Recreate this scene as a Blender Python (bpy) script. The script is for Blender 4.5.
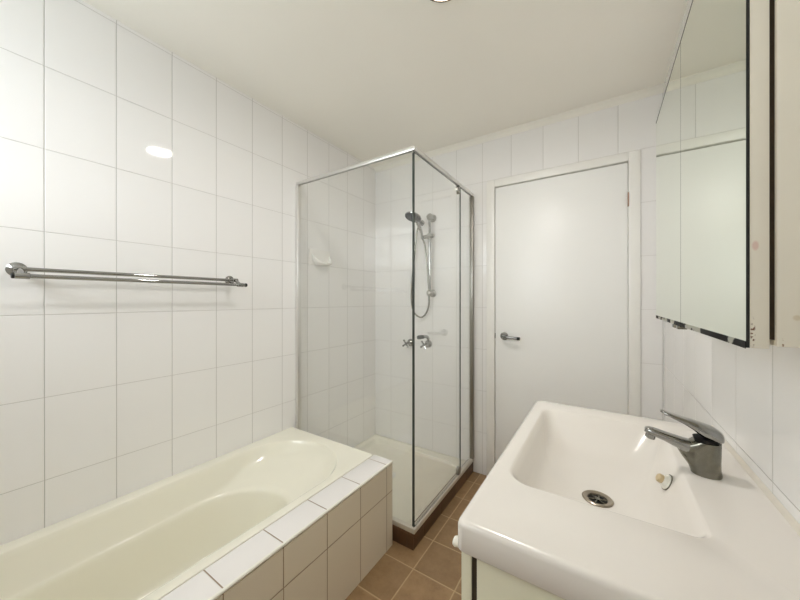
import bpy, bmesh, math
from mathutils import Vector, Matrix

for o in list(bpy.data.objects):
    bpy.data.objects.remove(o, do_unlink=True)
SC = bpy.context.scene
COL = SC.collection
PI = math.pi

# ------------------------------------------------------------------ camera
XL, XR, YB, YR, ZC = -1.695, 0.275, 2.21, -0.45, 2.415      # room shell
cam_d = bpy.data.cameras.new('camera')
cam = bpy.data.objects.new('camera', cam_d)
COL.objects.link(cam)
cam.location = (0, 0, 1.253)
cam.rotation_euler = (PI/2, 0, math.radians(33.0))
cam_d.sensor_width = 36
cam_d.lens = 36*313/800
cam_d.clip_start = 0.01
SC.camera = cam

# ------------------------------------------------------------------ world, light, exposure
W = bpy.data.worlds.new('overcast_sky')
SC.world = W
W.use_nodes = True
bg = W.node_tree.nodes['Background']
# overcast sky above the horizon, paving below it
tcn = W.node_tree.nodes.new('ShaderNodeTexCoord')
spn = W.node_tree.nodes.new('ShaderNodeSeparateXYZ')
rmp = W.node_tree.nodes.new('ShaderNodeValToRGB')
mpn = W.node_tree.nodes.new('ShaderNodeMapRange')
mpn.inputs['From Min'].default_value = -1
W.node_tree.links.new(tcn.outputs['Generated'], spn.inputs[0])
W.node_tree.links.new(spn.outputs['Z'], mpn.inputs['Value'])
W.node_tree.links.new(mpn.outputs[0], rmp.inputs['Fac'])
W.node_tree.links.new(rmp.outputs['Color'], bg.inputs['Color'])
rmp.color_ramp.elements[0].position = 0.47
rmp.color_ramp.elements[0].color = (0.48, 0.52, 0.55, 1)
rmp.color_ramp.elements[1].position = 0.50
rmp.color_ramp.elements[1].color = (0.92, 0.95, 0.98, 1)
bg.inputs['Strength'].default_value = 6.0
WX0, WX1, WZ0, WZ1 = -1.67, -0.66, 1.64, 2.20                # window opening in the rear wall
pl = bpy.data.lights.new('daylight_portal', 'AREA')
pl.shape = 'RECTANGLE'
pl.size = WX1-WX0
pl.size_y = WZ1-WZ0
pl.cycles.is_portal = True
po = bpy.data.objects.new('daylight_portal', pl)
COL.objects.link(po)
po.location = ((WX0+WX1)/2, YR-0.13, (WZ0+WZ1)/2)
po.rotation_euler = (PI/2, 0, 0)
SC.view_settings.view_transform = 'Standard'
SC.view_settings.look = 'None'
SC.view_settings.gamma = 1
SC.view_settings.use_curve_mapping = False
SC.view_settings.exposure = 1.08
SC.cycles.max_bounces = 20                                   # white glazed room: light bounces many times
SC.cycles.diffuse_bounces = 14
SC.cycles.glossy_bounces = 8
SC.cycles.transparent_max_bounces = 24
CEIL_LAMP = 70.0                                              # strength of the warm downlight's lens

# ------------------------------------------------------------------ material helpers
def lin(c):
    r = []
    for v in c:
        v = v/255
        r.append(v/12.92 if v <= 0.04045 else ((v+0.055)/1.055)**2.4)
    return (*r, 1)

def N(nt, t, **kw):
    n = nt.nodes.new(t)
    for k, v in kw.items():
        setattr(n, k, v)
    return n

def math_n(nt, op, a, b=None, clamp=False):
    n = nt.nodes.new('ShaderNodeMath')
    n.operation = op
    n.use_clamp = clamp
    for i, v in enumerate((a, b)):
        if v is None:
            continue
        if isinstance(v, (int, float)):
            n.inputs[i].default_value = v
        else:
            nt.links.new(v, n.inputs[i])
    return n.outputs[0]

def mixc(nt, fac, a, b):
    n = nt.nodes.new('ShaderNodeMix')
    n.data_type = 'RGBA'
    nt.links.new(fac, n.inputs[0]) if not isinstance(fac, (int, float)) else setattr(n.inputs[0], 'default_value', fac)
    for s, v in ((n.inputs[6], a), (n.inputs[7], b)):
        if isinstance(v, tuple):
            s.default_value = v
        else:
            nt.links.new(v, s)
    return n.outputs[2]

def mat(name, col, rough=0.4, metal=0.0, coat=0.0, spec=0.5, var=0.02, vscale=6, bump=0.0, bscale=30, bdist=0.002):
    m = bpy.data.materials.new(name)
    m.use_nodes = True
    nt = m.node_tree
    p = nt.nodes['Principled BSDF']
    p.inputs['Roughness'].default_value = rough
    p.inputs['Metallic'].default_value = metal
    p.inputs['Coat Weight'].default_value = coat
    p.inputs['Coat Roughness'].default_value = 0.08
    p.inputs['Specular IOR Level'].default_value = spec
    g = N(nt, 'ShaderNodeNewGeometry')
    nz = N(nt, 'ShaderNodeTexNoise')
    nz.inputs['Scale'].default_value = vscale
    nz.inputs['Detail'].default_value = 4
    nt.links.new(g.outputs['Position'], nz.inputs['Vector'])
    c = lin(col)
    lo = tuple(max(0, v*(1-var*2)) for v in c[:3])+(1,)
    hi = tuple(min(1, v*(1+var*2)) for v in c[:3])+(1,)
    nt.links.new(mixc(nt, nz.outputs['Fac'], lo, hi), p.inputs['Base Color'])
    if bump:
        n2 = N(nt, 'ShaderNodeTexNoise')
        n2.inputs['Scale'].default_value = bscale
        n2.inputs['Detail'].default_value = 2
        nt.links.new(g.outputs['Position'], n2.inputs['Vector'])
        b = N(nt, 'ShaderNodeBump')
        b.inputs['Strength'].default_value = bump
        b.inputs['Distance'].default_value = bdist
        nt.links.new(n2.outputs['Fac'], b.inputs['Height'])
        nt.links.new(b.outputs['Normal'], p.inputs['Normal'])
    return m

def tile_mat(name, col, grout, uax, uoff, pu, vax, voff, pv, gw=0.0020, gv=0.0013, rough=0.05, var=0.004,
             noise=0.0, wav=0.14, rustic=None, gdepth=0.0012):
    m = bpy.data.materials.new(name)
    m.use_nodes = True
    nt = m.node_tree
    p = nt.nodes['Principled BSDF']
    g = N(nt, 'ShaderNodeNewGeometry')
    sp = N(nt, 'ShaderNodeSeparateXYZ')
    nt.links.new(g.outputs['Position'], sp.inputs[0])
    def axis(ax, off, pitch):
        t = math_n(nt, 'DIVIDE', math_n(nt, 'SUBTRACT', sp.outputs[ax], off), pitch)
        f = math_n(nt, 'FRACT', t)
        d = math_n(nt, 'MULTIPLY', math_n(nt, 'MINIMUM', f, math_n(nt, 'SUBTRACT', 1.0, f)), pitch)
        return math_n(nt, 'FLOOR', t), d
    fu, du = axis(uax, uoff, pu)
    fv, dv = axis(vax, voff, pv)
    d = math_n(nt, 'MINIMUM', du, math_n(nt, 'MULTIPLY', dv, gw/gv))
    mr = N(nt, 'ShaderNodeMapRange')
    mr.interpolation_type = 'SMOOTHSTEP'
    mr.inputs['From Min'].default_value = gw*0.35
    mr.inputs['From Max'].default_value = gw*0.75
    nt.links.new(d, mr.inputs['Value'])
    cb = N(nt, 'ShaderNodeCombineXYZ')
    nt.links.new(fu, cb.inputs[0]); nt.links.new(fv, cb.inputs[1])
    wn = N(nt, 'ShaderNodeTexWhiteNoise')
    wn.noise_dimensions = '2D'
    nt.links.new(cb.outputs[0], wn.inputs['Vector'])
    c = lin(col)
    lo = tuple(v*(1-var*2) for v in c[:3])+(1,)
    hi = tuple(min(1, v*(1+var*2)) for v in c[:3])+(1,)
    tc = mixc(nt, wn.outputs['Value'], lo, hi)
    if rustic:
        n3 = N(nt, 'ShaderNodeTexNoise')
        n3.inputs['Scale'].default_value = 14
        n3.inputs['Detail'].default_value = 8
        n3.inputs['Roughness'].default_value = 0.7
        nt.links.new(g.outputs['Position'], n3.inputs['Vector'])
        r3 = N(nt, 'ShaderNodeMapRange')
        r3.inputs['From Min'].default_value = 0.35
        r3.inputs['From Max'].default_value = 0.7
        nt.links.new(n3.outputs['Fac'], r3.inputs['Value'])
        tc = mixc(nt, math_n(nt, 'MULTIPLY', r3.outputs[0], 0.6), tc, lin(rustic))
    nt.links.new(mixc(nt, mr.outputs[0], lin(grout), tc), p.inputs['Base Color'])
    rr = N(nt, 'ShaderNodeMapRange')
    rr.inputs['To Min'].default_value = 0.7
    rr.inputs['To Max'].default_value = rough
    nt.links.new(mr.outputs[0], rr.inputs['Value'])
    nt.links.new(rr.outputs[0], p.inputs['Roughness'])
    # relief: cushioned tile edge plus a slow waviness of the glaze
    ed = N(nt, 'ShaderNodeMapRange')
    ed.interpolation_type = 'SMOOTHSTEP'
    ed.inputs['From Max'].default_value = gw*1.4
    nt.links.new(d, ed.inputs['Value'])
    nz = N(nt, 'ShaderNodeTexNoise')
    nz.inputs['Scale'].default_value = 11 if not rustic else 40
    nz.inputs['Detail'].default_value = 2
    nt.links.new(g.outputs['Position'], nz.inputs['Vector'])
    h = math_n(nt, 'ADD', math_n(nt, 'MULTIPLY', ed.outputs[0], 1.0), math_n(nt, 'MULTIPLY', nz.outputs['Fac'], wav))
    b = N(nt, 'ShaderNodeBump')
    b.inputs['Strength'].default_value = 1.0
    b.inputs['Distance'].default_value = gdepth
    nt.links.new(h, b.inputs['Height'])
    nt.links.new(b.outputs['Normal'], p.inputs['Normal'])
    return m

def glass_mat(name, tint, ior=1.52, rough=0.0):
    m = bpy.data.materials.new(name)
    m.use_nodes = True
    nt = m.node_tree
    nt.nodes.remove(nt.nodes['Principled BSDF'])
    out = nt.nodes['Material Output']
    fr = N(nt, 'ShaderNodeFresnel'); fr.inputs['IOR'].default_value = ior
    tr = N(nt, 'ShaderNodeBsdfTransparent'); tr.inputs['Color'].default_value = (*tint, 1)
    gl = N(nt, 'ShaderNodeBsdfGlossy'); gl.inputs['Roughness'].default_value = rough
    gl.inputs['Color'].default_value = (1, 1, 1, 1)
    mx = N(nt, 'ShaderNodeMixShader')
    # both faces of a pane have outward normals; on a back face use the outside index as well
    g = N(nt, 'ShaderNodeNewGeometry')
    io = math_n(nt, 'SUBTRACT', ior, math_n(nt, 'MULTIPLY', g.outputs['Backfacing'], ior-1/ior))
    nt.links.new(io, fr.inputs['IOR'])
    nt.links.new(fr.outputs[0], mx.inputs[0])
    nt.links.new(tr.outputs[0], mx.inputs[1]); nt.links.new(gl.outputs[0], mx.inputs[2])
    nt.links.new(mx.outputs[0], out.inputs['Surface'])
    return m

TILE = (241, 240, 239)
GROUT = (190, 188, 184)
GROUT_B = (206, 204, 200)
M = {}
M['tile_left'] = tile_mat('glazed_tile_left', TILE, GROUT, 1, 0.249, 0.2, 2, 0.0, 0.3)
M['tile_right'] = tile_mat('glazed_tile_right', TILE, GROUT, 1, 0.102, 0.2, 2, 0.0, 0.3)
M['tile_back'] = tile_mat('glazed_tile_back', TILE, GROUT_B, 0, 0.072, 0.2, 2, 0.0, 0.3)
M['tile_apron'] = tile_mat('glazed_tile_apron', (226, 217, 200), (150, 128, 100), 1, 0.072, 0.2, 2, -0.02, 0.3, gw=0.003, gv=0.003, rough=0.2)
M['tile_ledge'] = tile_mat('glazed_tile_ledge', (238, 235, 233), (150, 130, 110), 1, 0.074, 0.2, 0, -1.023, 0.6, gw=0.0035, gv=0.0035)
M['tile_floor'] = tile_mat('brown_floor_tile', (158, 128, 92), (186, 160, 124), 0, -0.742, 0.205, 1, 0.232, 0.205, gw=0.005, gv=0.005,
                           rough=0.42, var=0.05, rustic=(118, 90, 60), wav=0.7)
M['tile_kerb'] = tile_mat('brown_kerb_tile', (92, 64, 40), (70, 46, 28), 0, -0.742, 0.205, 1, 0.232, 0.205, gw=0.003, gv=0.003,
                          rough=0.4, var=0.05, rustic=(74, 46, 26), wav=0.7)
M['ceiling'] = mat('ceiling_paint', (247, 244, 236), 0.7, var=0.008, vscale=3, bump=0.15, bscale=60)
M['paint'] = mat('white_gloss_paint', (240, 239, 235), 0.3, var=0.006)
M['door'] = mat('white_door_paint', (243, 243, 241), 0.36, var=0.004, bump=0.08, bscale=25, bdist=0.001)
M['bath'] = mat('cream_enamel', (238, 235, 220), 0.15, coat=0.3, var=0.008)
M['tray'] = mat('cream_acrylic', (240, 236, 222), 0.25, var=0.01)
M['basin'] = mat('white_ceramic', (227, 222, 215), 0.22, coat=0.25, var=0.008)
M['soap'] = mat('soap_dish_ceramic', (240, 238, 234), 0.12, var=0.005)
M['chrome'] = mat('chrome', (160, 160, 158), 0.05, metal=1, var=0.01)
M['chrome_dull'] = mat('limed_chrome', (128, 126, 116), 0.22, metal=1, var=0.12, vscale=90)
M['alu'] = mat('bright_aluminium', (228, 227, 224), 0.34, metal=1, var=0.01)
M['alu_dark'] = mat('grey_aluminium', (156, 153, 146), 0.3, metal=1, var=0.02)  # greyer metal for the door-side channel, pivots and rail fittings
M['sill'] = mat('white_sill_metal', (214, 208, 196), 0.35, metal=0.3, var=0.02)
M['black'] = mat('black_plastic', (6, 7, 6), 0.6, var=0.02)
M['seal'] = mat('dark_seal', (46, 52, 46), 0.4, var=0.02)
M['black_edge'] = mat('black_mirror_edge', (12, 12, 10), 0.4, var=0.02)
def stained_paint():      # cream paint with a pink smear, rust specks and a small brown stain
    m = mat('cream_cabinet_paint', (228, 222, 206), 0.45, var=0.02, vscale=10)
    nt = m.node_tree
    p = nt.nodes['Principled BSDF']
    g = N(nt, 'ShaderNodeNewGeometry')
    base = p.inputs['Base Color'].links[0].from_socket
    nz = N(nt, 'ShaderNodeTexNoise')
    nz.inputs['Scale'].default_value = 260
    nt.links.new(g.outputs['Position'], nz.inputs['Vector'])
    for c, s_, col, k in (((0.1455, 0.52, 1.315), (0.0030, 0.02, 0.0060), (212, 176, 164), 0.2), ((0.1435, 0.52, 1.216), (0.0022, 0.02, 0.017), (120, 84, 60), 0.9),
                          ((0.1765, 0.52, 1.2335), (0.0034, 0.02, 0.0034), (206, 192, 162), 0.2), ((0.1665, 0.52, 1.206), (0.0010, 0.02, 0.006), (150, 118, 90), 0.8)):
        v = N(nt, 'ShaderNodeVectorMath', operation='SUBTRACT')
        nt.links.new(g.outputs['Position'], v.inputs[0])
        v.inputs[1].default_value = c
        w = N(nt, 'ShaderNodeVectorMath', operation='DIVIDE')
        nt.links.new(v.outputs[0], w.inputs[0])
        w.inputs[1].default_value = s_
        l = N(nt, 'ShaderNodeVectorMath', operation='LENGTH')
        nt.links.new(w.outputs[0], l.inputs[0])
        r = N(nt, 'ShaderNodeMapRange')
        r.inputs['From Min'].default_value = 1.1
        r.inputs['From Max'].default_value = 0.6
        nt.links.new(l.outputs['Value'], r.inputs['Value'])
        f = r.outputs[0]
        if k:
            q = N(nt, 'ShaderNodeMapRange')
            q.inputs['From Min'].default_value = 0.5
            q.inputs['From Max'].default_value = 0.56
            nt.links.new(nz.outputs['Fac'], q.inputs['Value'])
            f = math_n(nt, 'MULTIPLY', f, q.outputs[0]) if k > 0.5 else math_n(nt, 'MULTIPLY', f, 0.7)
        base = mixc(nt, f, base, lin(col))
    nt.links.new(base, p.inputs['Base Color'])
    return m
M['cab'] = stained_paint()
M['van'] = mat('cream_vanity_board', (222, 218, 194), 0.4, var=0.015, vscale=10)
M['dark_gap'] = mat('gap_shade_and_dark_trim', (62, 50, 36), 0.8, var=0.05)  # brown for shade painted into door gaps, also latch plate and lamp rim
M['white_plastic'] = mat('white_plastic', (238, 236, 226), 0.3, var=0.01)
M['cream_plastic'] = mat('yellowed_plastic', (196, 176, 138), 0.4, var=0.08, vscale=120)
M['silicone'] = mat('old_silicone', (218, 212, 200), 0.5, var=0.05, vscale=40)
M['copper'] = mat('brassy_hinge', (150, 122, 104), 0.35, metal=0.6, var=0.1, vscale=90)
M['glass'] = glass_mat('clear_shower_glass', (0.992, 0.996, 0.993))
M['window_glass'] = glass_mat('window_glass', (0.97, 0.98, 0.98))
M['glass_edge'] = mat('green_glass_edge', (52, 66, 56), 0.15, var=0.03)
M['waste'] = mat('stainless_waste', (170, 160, 146), 0.28, metal=1, var=0.05, vscale=80)
M['dark'] = mat('dark_drain_hole', (16, 14, 12), 0.6, var=0.02)
M['mirror'] = mat('mirror_silver', (228, 234, 222), 0.0, metal=1, var=0.0)

def mottled():            # mirror foot where the silvering has gone black in patches
    m = bpy.data.materials.new('desilvered_mirror_edge')
    m.use_nodes = True
    nt = m.node_tree
    p = nt.nodes['Principled BSDF']
    g = N(nt, 'ShaderNodeNewGeometry')
    nz = N(nt, 'ShaderNodeTexNoise')
    nz.inputs['Scale'].default_value = 19
    nz.inputs['Detail'].default_value = 5
    nt.links.new(g.outputs['Position'], nz.inputs['Vector'])
    r = N(nt, 'ShaderNodeMapRange')
    r.inputs['From Min'].default_value = 0.545
    r.inputs['From Max'].default_value = 0.575
    nt.links.new(nz.outputs['Fac'], r.inputs['Value'])
    nt.links.new(mixc(nt, r.outputs[0], lin((14, 13, 11)), lin((190, 190, 180))), p.inputs['Base Color'])
    nt.links.new(r.outputs[0], p.inputs['Metallic'])
    p.inputs['Roughness'].default_value = 0.55
    p.inputs['Specular IOR Level'].default_value = 0.1
    return m
M['mottled'] = mottled()

def lens_mat():
    m = bpy.data.materials.new('warm_lamp_lens')
    m.use_nodes = True
    p = m.node_tree.nodes['Principled BSDF']
    p.inputs['Base Color'].default_value = (1, 0.9, 0.75, 1)
    p.inputs['Emission Color'].default_value = (1, 0.965, 0.935, 1)
    p.inputs['Emission Strength'].default_value = CEIL_LAMP
    return m
M['lens'] = lens_mat()

# ------------------------------------------------------------------ mesh helpers (all shapes in room coordinates)
def box(bm, x0, x1, y0, y1, z0, z1, bev=0.0, seg=2, mi=0):
    vs = [bm.verts.new((x, y, z)) for x in (x0, x1) for y in (y0, y1) for z in (z0, z1)]
    q = [(0, 1, 3, 2), (4, 6, 7, 5), (0, 4, 5, 1), (2, 3, 7, 6), (0, 2, 6, 4), (1, 5, 7, 3)]
    fs = [bm.faces.new([vs[i] for i in f]) for f in q]
    for f in fs:
        f.material_index = mi
    if bev:
        es = list({e for f in fs for e in f.edges})
        bmesh.ops.bevel(bm, geom=es, offset=bev, segments=seg, profile=0.5, affect='EDGES')
    return fs

def loft(bm, rings, cap0=True, cap1=True, closed=True):
    R = [[bm.verts.new(p) for p in r] for r in rings]
    n = len(R[0])
    for a, b in zip(R, R[1:]):
        for i in range(n if closed else n-1):
            j = (i+1) % n
            bm.faces.new((a[i], a[j], b[j], b[i]))
    if cap0:
        bm.faces.new(list(reversed(R[0])))
    if cap1:
        bm.faces.new(R[-1])
    return R

def frame_dirs(d):
    d = Vector(d).normalized()
    up = Vector((0, 0, 1)) if abs(d.z) < 0.9 else Vector((1, 0, 0))
    s = d.cross(up).normalized()
    return d, s, s.cross(d).normalized()

def cyl(bm, p0, p1, r0, r1=None, n=24, bev=0.0):
    if r1 is None:
        r1 = r0
    p0, p1 = Vector(p0), Vector(p1)
    d, s, u = frame_dirs(p1-p0)
    def ring(c, r):
        return [c+(s*math.cos(2*PI*i/n)+u*math.sin(2*PI*i/n))*r for i in range(n)]
    rs = []
    if bev:
        rs = [ring(p0, r0-bev), ring(p0+d*bev, r0), ring(p1-d*bev, r1), ring(p1, r1-bev)]
    else:
        rs = [ring(p0, r0), ring(p1, r1)]
    loft(bm, rs)

def lathe(bm, base, axis, prof, n=32):
    base = Vector(base)
    d, s, u = frame_dirs(axis)
    rs = [[base+d*h+(s*math.cos(2*PI*i/n)+u*math.sin(2*PI*i/n))*r for i in range(n)] for r, h in prof]
    loft(bm, rs)

def spline(pts, k=10):
    P = [Vector(p) for p in pts]
    P = [P[0]*2-P[1]]+P+[P[-1]*2-P[-2]]
    out = []
    for i in range(1, len(P)-2):
        a, b, c, e = P[i-1:i+3]
        for j in range(k):
            t = j/k
            out.append(0.5*((2*b)+(c-a)*t+(2*a-5*b+4*c-e)*t*t+(3*b-a-3*c+e)*t**3))
    out.append(P[-2])
    return out

def tube(bm, pts, r, n=12):
    up = None
    rings = []
    for i, p in enumerate(pts):
        d = (pts[min(i+1, len(pts)-1)]-pts[max(i-1, 0)]).normalized()
        if up is None:
            _, s, u = frame_dirs(d)
        else:
            s = d.cross(up).normalized()
            u = s.cross(d).normalized()
        up = u
        rr = r(i/(len(pts)-1)) if callable(r) else r
        rings.append([p+(s*math.cos(2*PI*k/n)+u*math.sin(2*PI*k/n))*rr for k in range(n)])
    loft(bm, rings)

def B():
    return bmesh.new()

def finish(o, smooth):
    if smooth:
        for p in o.data.polygons:
            p.use_smooth = True
        try:
            o.data.set_sharp_from_angle(angle=math.radians(smooth))
        except Exception:
            pass

def obj(name, bm, mats, parent=None, smooth=35, label=None):
    """one mesh object; its shape is given in room coordinates"""
    bmesh.ops.recalc_face_normals(bm, faces=bm.faces)
    off = Vector((0, 0, 0))
    r = parent
    while r is not None:
        off += r.location
        r = r.parent
    if off.length:
        bmesh.ops.translate(bm, verts=bm.verts, vec=-off)
    me = bpy.data.meshes.new(name)
    bm.to_mesh(me)
    bm.free()
    for m in (mats if isinstance(mats, (list, tuple)) else [mats]):
        me.materials.append(m)
    o = bpy.data.objects.new(name, me)
    COL.objects.link(o)
    if parent is not None:
        o.parent = parent
    if label:
        o['label'] = label
    finish(o, smooth)
    return o

def tag(o, label, cat, group=None, kind=None):
    o['label'] = label
    o['category'] = cat
    if group:
        o['group'] = group
    if kind:
        o['kind'] = kind
    return o

def thing(name, label, cat, loc, group=None, kind=None):
    o = bpy.data.objects.new(name, None)
    o.empty_display_size = 0.05
    COL.objects.link(o)
    o.location = loc
    return tag(o, label, cat, group, kind)

def one_box(name, m, x0, x1, y0, y1, z0, z1, parent=None, bev=0.0, label=None):
    b = B()
    box(b, x0, x1, y0, y1, z0, z1, bev)
    return obj(name, b, m, parent, label=label)

# ------------------------------------------------------------------ room shell
T = 0.1
tag(one_box('floor', M['tile_floor'], XL-T, XR+T, YR-T, YB+T, -0.1, 0.0), 'brown square floor tiles with pale grout between bath and basin', 'floor', kind='structure')
tag(one_box('ceiling', M['ceiling'], XL-T, XR+T, YR-T, YB+T, ZC, ZC+0.1), 'off-white painted ceiling over the whole bathroom', 'ceiling', kind='structure')
tag(one_box('wall_left', M['tile_left'], XL-T, XL, YR-T, YB+T, 0, ZC), 'white tiled long wall beside the bath with the towel rail on it', 'wall', kind='structure')
tag(one_box('wall_right', M['tile_right'], XR, XR+T, YR-T, YB+T, 0, ZC), 'white tiled wall behind the basin and mirror cabinet', 'wall', kind='structure')
DX0, DX1, DZ = -0.637, 0.117, 2.04                          # door opening
b = B()
box(b, XL, DX0-0.012, YB, YB+T, 0, ZC)
box(b, DX1+0.012, XR, YB, YB+T, 0, ZC)
box(b, DX0-0.012, DX1+0.012, YB, YB+T, DZ+0.01, ZC)
tag(obj('wall_back', b, M['tile_back'], smooth=0), 'white tiled end wall with the door and the shower taps', 'wall', kind='structure')
b = B()
box(b, XL, WX0, YR-T, YR, 0, ZC)
box(b, WX1, XR, YR-T, YR, 0, ZC)
box(b, WX0, WX1, YR-T, YR, 0, WZ0)
box(b, WX0, WX1, YR-T, YR, WZ1, ZC)
tag(obj('wall_rear', b, M['tile_back'], smooth=0), 'white tiled wall with the high window behind the viewer', 'wall', kind='structure')

wn = thing('window_1', 'high wide window above the near end of the bath', 'window', ((WX0+WX1)/2, YR-0.05, WZ0), kind='structure')
b = B()
mx = (WX0+WX1)/2
for x0, x1, z0, z1 in ((WX0, WX0+0.035, WZ0, WZ1), (WX1-0.035, WX1, WZ0, WZ1), (WX0+0.035, WX1-0.035, WZ0, WZ0+0.035),
                       (WX0+0.035, WX1-0.035, WZ1-0.035, WZ1), (mx-0.018, mx+0.018, WZ0+0.035, WZ1-0.035)):
    box(b, x0, x1, YR-0.075, YR-0.03, z0, z1)
obj('window_frame', b, M['paint'], wn)
for x0, x1 in ((WX0+0.035, mx-0.018), (mx+0.018, WX1-0.035)):
    one_box('pane', M['window_glass'], x0, x1, YR-0.056, YR-0.052, WZ0+0.035, WZ1-0.035, wn)

def cornice(name, pts_dir, label):
    b = B()
    # cove profile: distance out from the wall / drop below the ceiling
    prof = [(0, 0), (0.034, 0), (0.034, 0.004), (0.026, 0.008), (0.016, 0.014), (0.009, 0.022), (0.006, 0.03), (0, 0.034)]
    ra, rb = [], []
    for o_, d_ in prof:
        if pts_dir == 'back':
            ra.append((XL, YB-o_, ZC-d_)); rb.append((XR, YB-o_, ZC-d_))
        else:
            ra.append((XR-o_, YR, ZC-d_)); rb.append((XR-o_, YB-o_, ZC-d_))
    loft(b, [ra, rb])
    return tag(obj(name, b, M['ceiling'], smooth=50), label, 'cornice', kind='structure')
cornice('trim_1', 'back', 'narrow cove moulding where the door wall meets the ceiling')

# door lining and architrave
b = B()
AW = 0.055
box(b, DX0-AW-0.003, DX0-0.003, YB-0.014, YB, 0, DZ+AW, 0.003)
box(b, DX1+0.003, DX1+AW+0.003, YB-0.014, YB, 0, DZ+AW, 0.003)
box(b, DX0-0.003, DX1+0.003, YB-0.014, YB, DZ+0.004, DZ+AW, 0.003)
box(b, DX0-0.012, DX0-0.003, YB, YB+0.09, 0, DZ+0.01)
box(b, DX1+0.003, DX1+0.012, YB, YB+0.09, 0, DZ+0.01)
box(b, DX0-0.003, DX0+0.012, YB+0.043, YB+0.09, 0, DZ+0.004)          # door stops, added to block light leaking round the door
box(b, DX1-0.012, DX1+0.003, YB+0.043, YB+0.09, 0, DZ+0.004)
box(b, DX0-0.003, DX1+0.003, YB+0.043, YB+0.09, DZ-0.012, DZ+0.004)
box(b, DX0-0.003, DX1+0.003, YB, YB+0.09, DZ+0.004, DZ+0.01)
tag(obj('trim_3', b, M['paint']), 'white painted architrave around the flush door', 'door frame', kind='structure')
b = B()
box(b, DX0, DX1, YB+0.003, YB+0.041, 0.012, DZ, 0.0015)
door = tag(obj('door_1', b, M['door']), 'plain white flush door in the end wall', 'door', kind='structure')
door_face = YB+0.003
h = one_box('hinge', M['copper'], DX1-0.001, DX1+0.006, YB-0.017, YB-0.001, 1.785, 1.865, door, 0.002, 'worn brassy hinge')
h2 = one_box('hinge', M['copper'], DX1-0.001, DX1+0.006, YB-0.017, YB-0.001, 0.205, 0.285, door, 0.002, 'worn brassy hinge')
b = B()
HX, HZ = -0.575, 1.003
lathe(b, (HX, door_face, HZ), (0, -1, 0), [(0.001, 0), (0.027, 0), (0.027, 0.005), (0.023, 0.009), (0.012, 0.010), (0.010, 0.012), (0.0095, 0.042), (0.001, 0.044)])
pts = spline([(HX, door_face-0.038, HZ), (HX+0.018, door_face-0.05, HZ-0.001), (HX+0.05, door_face-0.052, HZ-0.003), (HX+0.095, door_face-0.05, HZ-0.006)])
tube(b, pts, lambda t: 0.0105-0.001*t, 14)
hd = obj('door_handle', b, M['chrome'], door, label='chrome lever handle on a round rose')
b = B()
cyl(b, (HX+0.093, door_face-0.05, HZ-0.006), (HX+0.113, door_face-0.049, HZ-0.007), 0.0105, 0.0105, 16, 0.002)
obj('end_cap', b, M['black'], hd)
one_box('latch_plate', M['dark_gap'], DX0-0.0025, DX0-0.0002, YB-0.0005, YB+0.03, 0.985, 1.02, door, label='dark latch edge')

# ------------------------------------------------------------------ bath and its tiled surround
BX0, BX1, BY0, BY1, BZ = XL, -1.022, -0.38, 1.322, 0.43
AX = -0.905                                                 # face of the tiled apron
def stadium(cx, hx, y0, y1, cap, n=96, off=0.0):
    """closed outline with elliptical ends; n points by angle"""
    cy = (y0+y1)/2
    hy = (y1-y0)/2
    pts = []
    for i in range(n):
        a = 2*PI*i/n
        ca, sa = math.cos(a), math.sin(a)
        e = 2.0
        # straight flanks joined to elliptical caps
        u = abs(sa)**0.8*(1 if sa > 0 else -1)
        y = cy+hy*u
        st = hy-cap
        d = abs(y-cy)-st
        x = hx*math.sqrt(max(0, 1-(d/cap)**2)) if d > 0 else hx
        x = x*(1 if ca > 0 else -1)
        if abs(ca) < 1e-9:
            x = 0
        pts.append((cx+x, y))
    return pts
def rect_ring(cx, cy, x0, x1, y0, y1, inner):
    """outer rectangle sampled so that it faces the inner outline point by point"""
    out = []
    for x, y in inner:
        dx, dy = x-cx, (y-cy)
        t = 1e9
        if dx > 1e-9: t = min(t, (x1-cx)/dx)
        if dx < -1e-9: t = min(t, (x0-cx)/dx)
        if dy > 1e-9: t = min(t, (y1-cy)/dy)
        if dy < -1e-9: t = min(t, (y0-cy)/dy)
        out.append((cx+dx*t, cy+dy*t))
    return out
def snap_corners(ring, x0, x1, y0, y1):
    for cx_, cy_ in ((x0, y0), (x0, y1), (x1, y0), (x1, y1)):
        k = min(range(len(ring)), key=lambda i: (ring[i][0]-cx_)**2+(ring[i][1]-cy_)**2)
        ring[k] = (cx_, cy_)
    return ring

keys = [   # centre x, half width, y0, y1, cap length, z
    (-1.353, 0.290, -0.325, 1.262, 0.27, 0.4300),
    (-1.353, 0.285, -0.320, 1.257, 0.27, 0.4280),
    (-1.353, 0.279, -0.314, 1.251, 0.27, 0.4180),
    (-1.352, 0.262, -0.280, 1.200, 0.27, 0.3700),
    (-1.351, 0.246, -0.230, 1.100, 0.27, 0.3300),
    (-1.350, 0.236, -0.200, 1.020, 0.27, 0.3080),
    (-1.350, 0.228, -0.190, 0.990, 0.27, 0.2980),
    (-1.350, 0.221, -0.180, 0.970, 0.27, 0.2750),
    (-1.350, 0.208, -0.150, 0.940, 0.26, 0.1900),
    (-1.350, 0.192, -0.110, 0.900, 0.24, 0.1050),
    (-1.350, 0.165, -0.070, 0.860, 0.20, 0.0720),
    (-1.350, 0.100, 0.050, 0.760, 0.14, 0.0600),
    (-1.350, 0.020, 0.300, 0.500, 0.05, 0.0560)]
fine = []
kv = [Vector(k[:3]).to_tuple()+tuple(k[3:]) for k in keys]
def cr(a, b_, c, d, t):
    return 0.5*((2*b_)+(c-a)*t+(2*a-5*b_+4*c-d)*t*t+(3*b_-a-3*c+d)*t**3)
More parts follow.
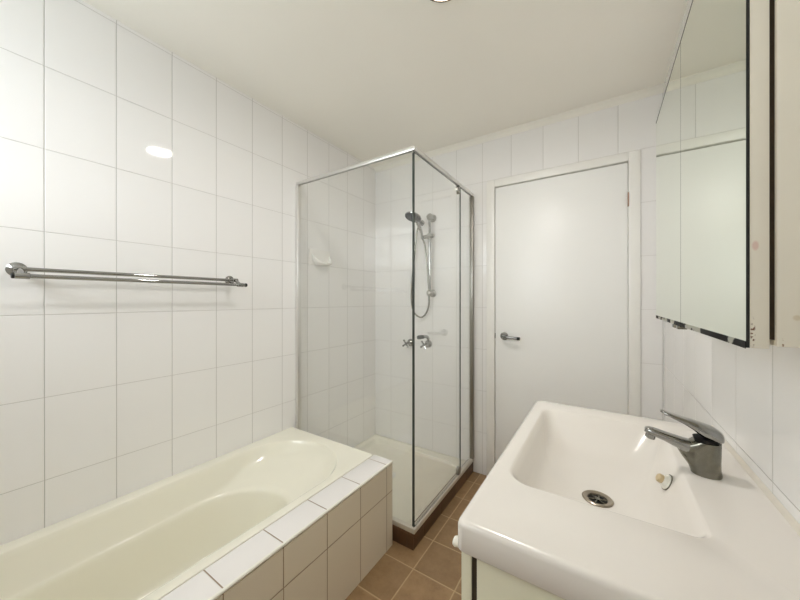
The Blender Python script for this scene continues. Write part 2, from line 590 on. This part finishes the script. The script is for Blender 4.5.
for i in range(len(kv)-1):
    a, b0, c, d = kv[max(i-1, 0)], kv[i], kv[i+1], kv[min(i+2, len(kv)-1)]
    for j in range(4):
        fine.append(tuple(cr(a[q], b0[q], c[q], d[q], j/4) if i > 1 else b0[q]+(c[q]-b0[q])*j/4 for q in range(6)))
fine.append(kv[-1])
NB = 144
inner0 = stadium(*kv[0][:5], n=NB)
cxb, cyb = kv[0][0], (kv[0][2]+kv[0][3])/2
ro = snap_corners(rect_ring(cxb, cyb, BX0+0.001, BX1-0.002, BY0, BY1, inner0), BX0+0.001, BX1-0.002, BY0, BY1)
rings = [[(x, y, 0.402) for x, y in ro], [(x, y, BZ-0.003) for x, y in ro],
         [(cxb+(x-cxb)*0.995, cyb+(y-cyb)*0.998, BZ) for x, y in ro]]
for k in fine:
    rings.append([(x, y, k[5]) for x, y in stadium(*k[:5], n=NB)])
b = B()
loft(b, rings, cap0=False)
bath = thing('bathtub', 'cream enamel built-in bath along the tiled wall under the towel rail', 'bathtub', (-1.35, 0.46, 0.056))
shell = obj('shell', b, M['bath'], bath, smooth=55)
b = B()
lathe(b, (-1.35, 0.72, 0.058), (0, 0, 1), [(0.001, 0), (0.03, 0), (0.032, 0.003), (0.02, 0.004), (0.018, 0.002), (0.001, 0.002)])
obj('drain', b, M['chrome'], bath)

sur = thing('bath_surround', 'white tiled ledge and apron boxing in the bath', 'bath surround', (-0.96, 0.43, 0))
one_box('ledge', M['tile_ledge'], BX1, AX-0.004, YR, BY1, 0.416, 0.4305, sur, 0.001, 'narrow white tiles laid along the top')
b = B()
cyl(b, (AX-0.004, YR, 0.4245), (AX-0.004, BY1+0.001, 0.4245), 0.0065, 0.0065, 12)
obj('edge_trim', b, M['white_plastic'], sur, label='white plastic edge strip')
one_box('apron', M['tile_apron'], -1.0, AX, YR, BY1, 0, 0.416, sur, 0.0, 'cream tiles standing below the ledge')
one_box('end_panel', M['tile_back'], XL+0.002, -1.0, BY1-0.05, BY1, 0, 0.402, sur)
one_box('end_ledge', M['tile_ledge'], XL+0.001, BX1, YR, BY0, 0.380, 0.4305, sur)

# ------------------------------------------------------------------ shower
SX, SY = -0.80, 1.36                                        # outer lines of the glass
kerb = thing('shower_kerb', 'dark brown tiled kerb running under the shower glass', 'kerb', (SX, SY, 0))
one_box('kerb_side', M['tile_kerb'], SX-0.04, SX+0.004, SY-0.012, YB, 0, 0.078, kerb, 0.001)
one_box('kerb_end', M['tile_kerb'], XL, SX-0.04, SY-0.012, SY+0.03, 0, 0.078, kerb, 0.001)

tray = thing('shower_tray', 'cream square shower tray behind the glass screen', 'shower tray', (-1.27, 1.8, 0))
b = B()
tx0, tx1, ty0, ty1 = XL, SX-0.041, SY+0.031, YB
def rrect(x0, x1, y0, y1, r, n=8):
    pts = []
    for cx_, cy_, a0 in ((x1-r, y1-r, 0), (x0+r, y1-r, PI/2), (x0+r, y0+r, PI), (x1-r, y0+r, 3*PI/2)):
        for i in range(n):
            a = a0+PI/2*i/(n-1)
            pts.append((cx_+r*math.cos(a), cy_+r*math.sin(a)))
    return pts
def zr(p, z):
    return [(x, y, z) for x, y in p]
loft(b, [zr(rrect(tx0, tx1, ty0, ty1, 0.001), 0.0), zr(rrect(tx0, tx1, ty0, ty1, 0.001), 0.064),
         zr(rrect(tx0+0.004, tx1-0.004, ty0+0.004, ty1-0.004, 0.004), 0.067),
         zr(rrect(tx0+0.045, tx1-0.03, ty0+0.03, ty1-0.045, 0.03), 0.064),
         zr(rrect(tx0+0.053, tx1-0.037, ty0+0.037, ty1-0.053, 0.035), 0.055),
         zr(rrect(tx0+0.062, tx1-0.045, ty0+0.045, ty1-0.062, 0.04), 0.036),
         zr(rrect(tx0+0.08, tx1-0.06, ty0+0.06, ty1-0.08, 0.05), 0.031),
         zr(rrect(tx0+0.35, tx1-0.35, ty0+0.35, ty1-0.35, 0.05), 0.025)])
obj('basin', b, M['tray'], tray, smooth=50)
b = B()
lathe(b, (-1.255, 1.80, 0.0255), (0, 0, 1), [(0.001, 0), (0.042, 0), (0.044, 0.003), (0.036, 0.005), (0.001, 0.007)])
obj('drain_cover', b, M['alu'], tray)

scr = thing('shower_screen', 'frameless glass corner shower screen with silver rails', 'shower screen', (SX, SY, 0.078))
GZ0, GZ1 = 0.10, 2.006
RT = 2.028
def pane(name, x0, x1, y0, y1, z0, z1, parent, edges, label=None):
    b = B()
    fs = box(b, x0, x1, y0, y1, z0, z1)
    for f in fs:                                            # the thin sides of a pane are the green glass edge
        f.normal_update()
        n = f.normal
        thin = 'x' if (x1-x0) < (y1-y0) else 'y'
        big = abs(n.x) > 0.9 if thin == 'x' else abs(n.y) > 0.9
        f.material_index = 0 if big else 1
    return obj(name, b, [M['glass'], M['glass_edge']], parent, smooth=0, label=label)
pane('fixed_panel', XL+0.012, SX-0.003, SY, SY+0.006, GZ0, GZ1, scr, 0, 'large clear fixed pane beside the bath')
DHY = 1.972
dr = pane('door_panel', SX-0.006, SX, SY+0.008, DHY, GZ0+0.004, GZ1-0.004, scr, 0, 'clear pivot door pane')
pane('return_panel', SX-0.006, SX, DHY+0.007, YB-0.012, GZ0, GZ1, scr, 0, 'narrow clear pane next to the wall')
one_box('door_seal', M['seal'], SX-0.009, SX-0.002, SY-0.001, SY+0.0075, GZ0+0.01, GZ1-0.01, dr, 0, 'dark vertical seal at the corner')
one_box('door_seal', M['seal'], SX-0.0065, SX+0.0005, DHY+0.0005, DHY+0.0045, GZ0+0.01, GZ1-0.01, dr, 0)
def hz_rail(name, m, z0, z1, w0, w1, bev=0.003, label=None):
    b = B()
    box(b, XL+0.001, SX+w1, SY-w1, SY+w0, z0, z1, bev)
    box(b, SX-w0, SX+w1, SY+w0, YB, z0, z1, bev)
    return obj(name, b, m, scr, label=label)
hd = hz_rail('header_rail', M['alu'], GZ1, RT, 0.012, 0.008, label='bright silver top rail')
hz_rail('sill_rail', M['sill'], 0.078, GZ0+0.004, 0.018, 0.008, 0.003, 'pale bottom rail')
one_box('wall_channel', M['alu'], XL, XL+0.026, SY-0.012, SY+0.016, 0.10, GZ1, scr, 0.003, 'bright silver channel on the wall over the bath')
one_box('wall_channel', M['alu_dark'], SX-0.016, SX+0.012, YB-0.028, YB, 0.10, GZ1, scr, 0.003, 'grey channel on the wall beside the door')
for z, s in ((GZ1-0.004, -1), (GZ0+0.004, 1)):
    b = B()
    rr_ = []
    for xx in (SX-0.012, SX+0.007):
        rr_.append([(xx, DHY-0.03+0.017*math.cos(a), z+s*(0.020+0.030*math.sin(a))) for a in [2*PI*i/20 for i in range(20)]])
    loft(b, rr_)
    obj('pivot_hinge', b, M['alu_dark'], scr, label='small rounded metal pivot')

# soap dish
SL = XL
sd = thing('soap_dish', 'white ceramic scoop soap dish on the shower side wall', 'soap dish', (SL, 1.565, 1.50))
b = B()
box(b, SL, SL+0.007, 1.458, 1.656, 1.497, 1.607, 0.003)
obj('back_plate', b, M['soap'], sd)
b = B()
def dish(sc, dz):
    rows = []
    for j in range(9):
        s = j/8*PI/2
        row = []
        for i in range(25):
            ph = PI*i/24
            rx = SL+0.002+0.082*sc*math.sin(ph)**1.35
            ry = 1.565-0.088*sc*math.cos(ph)
            rz = 1.602-0.094*math.sin(ph)**0.65+dz
            k = math.cos(s)**0.6
            row.append((SL+0.002+(rx-SL-0.002)*k, 1.565+(ry-1.565)*k, rz+(1.494+dz*1.8-rz)*math.sin(s)**1.0))
        rows.append(row)
    return rows
out_ = dish(1.0, 0.0)
inn = dish(0.90, 0.004)
R = list(reversed(out_))+inn
vr = [[b.verts.new(p) for p in r] for r in R]
for a_, c_ in zip(vr, vr[1:]):
    for i in range(24):
        b.faces.new((a_[i], a_[i+1], c_[i+1], c_[i]))
bmesh.ops.remove_doubles(b, verts=b.verts, dist=1e-5)
obj('bowl', b, M['soap'], sd, smooth=60)

# riser rail
RX = -1.125
RY = YB-0.055
rail = thing('shower_rail', 'chrome vertical slide rail on the shower end wall', 'shower rail', (RX, YB, 1.3))
b = B()
cyl(b, (RX, RY, 1.30), (RX, RY, 1.905), 0.0105, n=20, bev=0.001)
obj('pole', b, M['chrome'], rail)
for z in (1.305, 1.895):
    b = B()
    lathe(b, (RX, YB, z), (0, -1, 0), [(0.001, 0), (0.030, 0), (0.030, 0.006), (0.021, 0.012), (0.020, 0.04), (0.025, 0.046), (0.026, 0.062), (0.018, 0.074), (0.001, 0.077)])
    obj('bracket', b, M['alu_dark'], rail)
b = B()
cyl(b, (RX-0.045, RY-0.012, 1.742), (RX+0.040, RY-0.006, 1.748), 0.0155, 0.0155, 20, 0.003)
cyl(b, (RX, RY-0.004, 1.722), (RX, RY-0.004, 1.768), 0.0165, 0.0165, 20, 0.002)
obj('slider', b, M['alu_dark'], rail)

# hand shower
hs = thing('hand_shower', 'chrome hand shower with black face hung on the slide rail', 'shower head', (-1.17, 2.13, 1.76))
Hh = Vector((-1.187, 2.005, 1.868))                         # head centre
fn = Vector((-0.10, -0.38, -0.92)).normalized()             # the way the spray face looks
b = B()
lathe(b, Hh-fn*0.030, fn, [(0.001, 0), (0.024, 0.002), (0.044, 0.010), (0.060, 0.020), (0.064, 0.027), (0.062, 0.031), (0.001, 0.031)])
hp = obj('head', b, M['chrome'], hs)
b = B()
lathe(b, Hh+fn*0.0005, fn, [(0.001, 0), (0.061, 0.0), (0.061, 0.003), (0.054, 0.005), (0.001, 0.005)])
obj('spray_face', b, M['black'], hs, label='black spray face')
b = B()
hb = Vector((RX-0.047, RY-0.03, 1.725))
hpts = spline([Hh-fn*0.022+Vector((0.01, 0.015, 0.0)), Vector((-1.182, 2.055, 1.845)), Vector((-1.175, 2.10, 1.79)), hb])
tube(b, hpts, lambda t: 0.0135-0.003*t, 16)
obj('handle', b, M['chrome'], hs)
b = B()
tube(b, spline([hb+Vector((0, 0, 0.006)), (-1.158, RY-0.01, 1.66), (-1.148, RY+0.005, 1.50), (-1.138, RY+0.01, 1.33), (-1.140, RY+0.015, 1.22),
                (-1.170, RY+0.018, 1.145), (-1.218, RY+0.02, 1.115), (-1.275, RY+0.02, 1.15), (-1.300, RY+0.02, 1.24), (-1.296, RY+0.02, 1.40),
                (-1.275, RY+0.02, 1.60), (-1.250, RY+0.015, 1.78), (-1.23, YB-0.035, 1.855)], 12), 0.0068, 10)
obj('hose', b, M['chrome_dull'], hs, label='flexible silver hose in a long loop')
wo = thing('wall_outlet', 'small chrome pipe outlet behind the hand shower', 'pipe fitting', (-1.22, YB, 1.87))
b = B()
lathe(b, (-1.225, YB, 1.872), (0, -1, 0), [(0.001, 0), (0.024, 0), (0.024, 0.004), (0.012, 0.010), (0.011, 0.04), (0.013, 0.044), (0.013, 0.052), (0.001, 0.055)])
obj('elbow', b, M['chrome'], wo)

# shower taps
def shower_tap(x, z, label):
    t = thing('shower_tap', label, 'tap', (x, YB, z), 'chrome cross-handled taps in the shower')
    b = B()
    lathe(b, (x, YB, z), (0, -1, 0), [(0.001, 0), (0.031, 0), (0.031, 0.004), (0.027, 0.012), (0.016, 0.018), (0.013, 0.022), (0.011, 0.045), (0.001, 0.046)])
    obj('flange', b, M['chrome'], t)
    b = B()
    y = YB-0.076
    lathe(b, (x, YB-0.044, z), (0, -1, 0), [(0.001, 0), (0.010, 0), (0.009, 0.02), (0.012, 0.028), (0.011, 0.038), (0.007, 0.043), (0.001, 0.044)], 20)
    for a in (PI/5, PI/5+PI/2):
        dv = Vector((math.cos(a), 0, math.sin(a)))
        p0 = Vector((x, y, z))-dv*0.035
        p1 = Vector((x, y, z))+dv*0.035
        tube(b, [p0.lerp(p1, i/8) for i in range(9)], lambda q: 0.0055+0.0025*abs(2*q-1), 10)
    obj('cross_handle', b, M['chrome'], t)
    return t
shower_tap(-1.330, 0.902, 'chrome cross-handled shower tap on the left, seen through the corner of the glass')
shower_tap(-1.165, 0.905, 'chrome cross-handled shower tap on the right, below the short outlet')
so = thing('shower_spout', 'short chrome outlet just above the right shower tap', 'spout', (-1.165, YB, 0.935))
b = B()
tube(b, spline([(-1.165, YB-0.002, 0.945), (-1.166, YB-0.025, 0.962), (-1.168, YB-0.05, 0.967), (-1.17, YB-0.085, 0.968)]), 0.0125, 16)
sp_ = obj('pipe', b, M['chrome'], so)
b = B()
cyl(b, (-1.17, YB-0.083, 0.968), (-1.172, YB-0.150, 0.970), 0.0150, 0.0150, 20, 0.002)
obj('nozzle', b, M['black'], so, label='dark nozzle end')

# ------------------------------------------------------------------ towel rail
tr = thing('towel_rail', 'chrome double towel rail on the tiled wall above the bath', 'towel rail', (XL, 0.555, 1.36))
XI, XO, ZI, ZO = XL+0.055, XL+0.105, 1.357, 1.332
for nm, x, z, y0, y1 in (('inner_bar', XI, ZI, 0.175, 0.925), ('outer_bar', XO, ZO, 0.172, 0.942)):
    b = B()
    cyl(b, (x, y0, z), (x, y1, z), 0.0072, n=16, bev=0.001)
    obj(nm, b, M['chrome'], tr)
for y in (0.185, 0.917):
    b = B()
    lathe(b, (XL, y, 1.358), (1, 0, 0), [(0.001, 0), (0.025, 0), (0.025, 0.003), (0.021, 0.007), (0.012, 0.010), (0.011, 0.03), (0.010, 0.050), (0.001, 0.052)])
    tube(b, spline([(XL+0.045, y, 1.358), (XL+0.075, y, 1.348), (XO, y, ZO)], 6), 0.0085, 12)
    cyl(b, (XO, y-0.017, ZO), (XO, y+0.017, ZO), 0.0105, n=16, bev=0.0015)
    cyl(b, (XI, y-0.014, ZI), (XI, y+0.014, ZI), 0.0105, n=16, bev=0.0015)
    obj('mount', b, M['chrome'], tr)
for y, dy in ((0.172, -1), (0.942, 1)):
    b = B()
    cyl(b, (XO, y-0.002*dy, ZO), (XO, y+0.010*dy, ZO), 0.0095, n=16, bev=0.0015)
    obj('end_cap', b, M['black'], tr, label='dark bar end')

# ------------------------------------------------------------------ vanity cabinet and basin
VX0, VX1, VY0, VY1, VZ = -0.216, XR, 0.510, 1.298, 0.87
VB = 0.816
vc = thing('vanity_cabinet', 'cream vanity cupboard under the basin', 'vanity cabinet', ((VX0+VX1)/2, (VY0+VY1)/2, 0))
b = B()
VW = VX1-0.002
box(b, VX0+0.034, VW, VY0+0.012, VY0+0.028, 0.10, VB-0.001, 0.0008)
box(b, VX0+0.034, VW, VY1-0.028, VY1-0.012, 0.10, VB-0.001, 0.0008)
box(b, VX0+0.034, VW, VY0+0.028, VY1-0.028, 0.10, 0.116)
box(b, VW-0.012, VW, VY0+0.028, VY1-0.028, 0.116, 0.70)
obj('carcass', b, M['van'], vc)
one_box('plinth', M['van'], VX0+0.09, VX1-0.002, VY0+0.03, VY1-0.03, 0, 0.10, vc)
ym = (VY0+VY1)/2
for i, (y0, y1) in enumerate(((VY0+0.012, ym-0.0015), (ym+0.0015, VY1-0.012))):
    d_ = one_box('door', M['van'], VX0+0.006, VX0+0.024, y0, y1, 0.11, VB-0.004, vc, 0.001)
    if i == 0:
        b = B()
        loft(b, [[(VX0+0.007, 0.575+0.009*math.cos(a), 0.780+0.008*math.sin(a)) for a in [2*PI*k/20 for k in range(20)]],
                 [(VX0-0.014, 0.575+0.007*math.cos(a), 0.780+0.006*math.sin(a)) for a in [2*PI*k/20 for k in range(20)]],
                 [(VX0-0.026, 0.575+0.011*math.cos(a), 0.780+0.009*math.sin(a)) for a in [2*PI*k/20 for k in range(20)]],
                 [(VX0-0.030, 0.575+0.009*math.cos(a), 0.780+0.007*math.sin(a)) for a in [2*PI*k/20 for k in range(20)]]])
        obj('knob', b, M['white_plastic'], d_, label='white plastic knob')
one_box('hinge_gap', M['dark_gap'], VX0+0.024, VX0+0.034, VY0+0.016, VY1-0.016, 0.11, VB-0.006, vc, 0, 'dark strip imitating shade between doors and sides')  # solid strip in the open gap, coloured as its shade

bs = thing('vanity_basin', 'white ceramic rectangular basin top on the vanity', 'basin', ((VX0+VX1)/2, (VY0+VY1)/2, VB))
def mix_rr(x0, x1, y0, y1, rs, n=10):
    pts = []
    for (cx_, cy_, a0), r in zip((((x1, y1, 0)), ((x0, y1, PI/2)), ((x0, y0, PI)), ((x1, y0, 3*PI/2))), rs):
        cx2 = cx_-r if cx_ == x1 else cx_+r
        cy2 = cy_-r if cy_ == y1 else cy_+r
        for i in range(n):
            a = a0+PI/2*i/(n-1)
            pts.append((cx2+r*math.cos(a), cy2+r*math.sin(a)))
    return pts
OX0, OX1, OY0, OY1 = -0.180, 0.150, 0.683, 1.212
DXc, DYc, DZc = -0.012, 0.922, 0.757
E_ = (0.004, 0.014, 0.014, 0.004)
def orr(k, z, e=E_):
    return zr(mix_rr(VX0+k, VX1-0.0005, VY0+k, VY1-k, e), z)
ops = [  # opening outlines on the way down
    ((OX0, OX1, OY0, OY1), (0.045, 0.040, 0.055, 0.028), VZ),
    ((OX0+0.003, OX1-0.002, OY0+0.003, OY1-0.003), (0.045, 0.040, 0.055, 0.028), VZ-0.0012),
    ((OX0+0.007, OX1-0.006, OY0+0.007, OY1-0.008), (0.045, 0.040, 0.055, 0.03), VZ-0.006),
    ((OX0+0.013, OX1-0.016, OY0+0.016, OY1-0.026), (0.05, 0.045, 0.06, 0.035), VZ-0.026),
    ((OX0+0.022, OX1-0.032, OY0+0.034, OY1-0.062), (0.06, 0.050, 0.06, 0.045), VZ-0.062),
    ((OX0+0.033, OX1-0.050, OY0+0.056, OY1-0.105), (0.07, 0.060, 0.07, 0.06), VZ-0.090),
    ((OX0+0.056, OX1-0.074, OY0+0.095, OY1-0.155), (0.07, 0.065, 0.07, 0.06), VZ-0.104),
    ((DXc-0.050, DXc+0.050, DYc-0.060, DYc+0.060), (0.05, 0.05, 0.05, 0.05), VZ-0.1105),
    ((DXc-0.026, DXc+0.026, DYc-0.026, DYc+0.026), (0.0259, 0.0259, 0.0259, 0.0259), VZ-0.1135)]
rings = [orr(0.004, VB), orr(0.0, VB+0.004), orr(0.0, VZ-0.010), orr(0.002, VZ-0.004), orr(0.006, VZ-0.0008), orr(0.012, VZ)]
rings += [zr(mix_rr(*o_, rs), z) for o_, rs, z in ops]
rings.append(zr(mix_rr(DXc-0.02, DXc+0.02, DYc-0.02, DYc+0.02, (0.0199,)*4), VZ-0.13))
b = B()
loft(b, rings, cap0=False)
obj('ceramic_top', b, M['basin'], bs, smooth=50)
wz = VZ-0.1135
b = B()
lathe(b, (DXc, DYc, wz-0.004), (0, 0, 1), [(0.022, 0), (0.033, 0.004), (0.034, 0.007), (0.031, 0.0085), (0.022, 0.006), (0.0205, 0.0)], 40)
ws = obj('waste_ring', b, M['waste'], bs, label='worn steel waste ring')
b = B()
lathe(b, (DXc, DYc, wz-0.004), (0, 0, 1), [(0.001, 0), (0.0215, 0), (0.0215, 0.002), (0.001, 0.002)], 32)
obj('drain_hole', b, M['dark'], bs, label='dark drain opening')
b = B()
for a in (0.3, 0.3+PI/3, 0.3+2*PI/3):
    dv = Vector((math.cos(a), math.sin(a), 0))
    c0 = Vector((DXc, DYc, wz+0.0005))
    tube(b, [c0-dv*0.021, c0, c0+dv*0.021], 0.0016, 8)
cyl(b, (DXc, DYc, wz-0.001), (DXc, DYc, wz+0.0025), 0.006, n=16)
obj('grate', b, M['chrome_dull'], bs)
# overflow fitting on the tap side of the bowl
ov = Vector((0.124, 0.950, 0.829))
on = Vector((-0.86, -0.12, 0.42)).normalized()
b = B()
lathe(b, ov-on*0.002, on, [(0.001, 0), (0.0175, 0), (0.0175, 0.0035), (0.0135, 0.005), (0.0105, 0.012), (0.001, 0.012)], 28)
ofl = obj('overflow', b, M['white_plastic'], bs, label='white overflow cap')
b = B()
lathe(b, ov+on*0.010, on, [(0.001, 0), (0.0100, 0), (0.0100, 0.007), (0.0080, 0.009), (0.001, 0.009)], 20)
obj('overflow_core', b, M['cream_plastic'], ofl, label='yellowed plug core')
b = B()
lathe(b, ov-on*0.003, on, [(0.017, 0.0), (0.0192, 0.0), (0.0192, 0.0035), (0.017, 0.0035)], 28)
obj('overflow_rim', b, M['chrome_dull'], ofl)
b = B()
ra = [(XR-0.0005, 0, VZ), (XR-0.008, 0, VZ), (XR-0.006, 0, VZ+0.004), (XR-0.0005, 0, VZ+0.009)]
loft(b, [[(x, VY0+0.002, z) for x, _, z in ra], [(x, VY1, z) for x, _, z in ra]])
obj('silicone_bead', b, M['silicone'], bs, label='yellowed silicone bead along the wall')

# basin mixer
TY = 0.945
mxr = thing('basin_mixer', 'chrome single-lever mixer tap standing on the basin top', 'tap', (0.188, TY, VZ))
def ell(cx_, z, rx, ry, n=28):
    return [(cx_+rx*math.cos(2*PI*i/n), TY+ry*math.sin(2*PI*i/n), z) for i in range(n)]
b = B()
loft(b, [ell(0.190, VZ, 0.0255, 0.0235), ell(0.190, VZ+0.004, 0.0260, 0.024), ell(0.187, 0.885, 0.0270, 0.0235), ell(0.182, 0.900, 0.0320, 0.0225),
         ell(0.178, 0.915, 0.0365, 0.0225), ell(0.179, 0.928, 0.0355, 0.023), ell(0.187, 0.938, 0.0275, 0.0235), ell(0.190, 0.9425, 0.0245, 0.0235)])
obj('body', b, M['chrome_dull'], mxr, smooth=60, label='water-marked metal body')
def sec(x, z, hw, hh, ang, n=24, e=0.75):
    """rounded box section across the spout; ang tilts it in the x-z plane"""
    out = []
    for i in range(n):
        a = 2*PI*i/n
        c, s = math.cos(a), math.sin(a)
        yy = hw*abs(c)**e*(1 if c > 0 else -1)
        hh_ = hh*abs(s)**e*(1 if s > 0 else -1)
        out.append((x-hh_*math.sin(ang), TY+yy, z+hh_*math.cos(ang)))
    return out
b = B()
A_ = math.radians(-14)
loft(b, [sec(0.186, 0.917, 0.018, 0.020, A_), sec(0.165, 0.9225, 0.0195, 0.0165, A_), sec(0.145, 0.929, 0.0185, 0.0125, A_), sec(0.120, 0.937, 0.0165, 0.0095, A_),
         sec(0.100, 0.9425, 0.0150, 0.0088, A_), sec(0.088, 0.9445, 0.0125, 0.0078, A_), sec(0.083, 0.9455, 0.007, 0.005, A_)])
obj('spout', b, M['chrome'], mxr, smooth=60)
b = B()
cyl(b, (0.0955, TY, 0.9395), (0.0925, TY, 0.9265), 0.0105, 0.0100, 20, 0.001)
obj('aerator', b, M['chrome'], mxr)
b = B()
cyl(b, (0.190, TY, 0.9415), (0.190, TY, 0.950), 0.0190, 0.0225, 28)
obj('collar', b, M['dark'], mxr, label='dark gap ring under the lever')
b = B()
loft(b, [sec(0.2150, 0.9565, 0.017, 0.0105, 0), sec(0.2105, 0.9575, 0.0220, 0.0130, 0), sec(0.200, 0.9610, 0.0240, 0.0150, 0), sec(0.184, 0.9665, 0.0235, 0.0138, A_*0.8),
         sec(0.168, 0.9745, 0.0215, 0.0095, A_), sec(0.150, 0.9815, 0.0185, 0.0058, A_), sec(0.130, 0.9885, 0.0155, 0.0042, A_), sec(0.117, 0.9930, 0.0115, 0.0038, A_), sec(0.112, 0.9945, 0.005, 0.002, A_)])
obj('lever', b, M['chrome'], mxr, smooth=60)

# ------------------------------------------------------------------ mirror cabinet
CX = 0.138
CY0, CY1, CZ0, CZ1 = 0.520, 1.252, 1.198, 1.805
mc = thing('mirror_cabinet', 'cream wall cabinet with two mirror doors above the basin', 'mirror cabinet', (0.2, (CY0+CY1)/2, CZ0))
one_box('carcass', M['cab'], 0.162, XR, CY0, CY1, CZ0+0.003, CZ1, mc, 0.001)
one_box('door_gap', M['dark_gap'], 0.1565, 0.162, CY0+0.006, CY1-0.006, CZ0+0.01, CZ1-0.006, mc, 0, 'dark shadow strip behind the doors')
cm = 0.883
for i, (y0, y1) in enumerate(((CY0, cm-0.0012), (cm+0.0012, CY1))):
    d_ = one_box('door', M['cab'], CX+0.003, 0.1565, y0, y1, CZ0, CZ1, mc, 0.0008)
    b = B()
    e = 0.0
    fs = box(b, CX, CX+0.003, y0, y1, CZ0, CZ1)
    for f in fs:
        f.normal_update()
        f.material_index = 0 if abs(f.normal.x) > 0.9 else 1
    mi_ = obj('mirror', b, [M['mirror'], M['black_edge']], d_, smooth=0, label='silvered mirror face')
    one_box('perished_edge', M['mottled'], CX-0.0004, CX, y0, y1, CZ0-0.001, CZ0+0.0075, mi_, 0, 'black spotted strip at the foot of the mirror')
    one_box('top_edge', M['black_edge'], CX-0.0004, CX, y0, y1, CZ1-0.003, CZ1+0.0005, mi_, 0, 'black line along the top of the mirror')
for y in (0.90, 0.945):
    b = B()
    box(b, CX-0.004, CX+0.012, y-0.011, y+0.011, CZ0-0.008, CZ0-0.0005, 0.0015)
    obj('mirror_clip', b, M['chrome_dull'], mc, label='small tarnished clip under the mirror')

# ------------------------------------------------------------------ ceiling light
lx, ly = -0.482, 1.030
cl = thing('ceiling_light', 'round recessed warm downlight in the ceiling', 'ceiling light', (lx, ly, ZC))
b = B()
lathe(b, (lx, ly, ZC), (0, 0, -1), [(0.077, 0), (0.090, 0), (0.090, 0.006), (0.085, 0.011), (0.080, 0.011), (0.077, 0.005), (0.076, 0.0)], 48)
obj('rim', b, M['dark_gap'], cl, label='dark trim ring')
b = B()
lathe(b, (lx, ly, ZC), (0, 0, -1), [(0.001, 0), (0.0755, 0.0), (0.0755, 0.003), (0.001, 0.004)], 48)
obj('lens', b, M['lens'], cl, label='glowing warm lens')
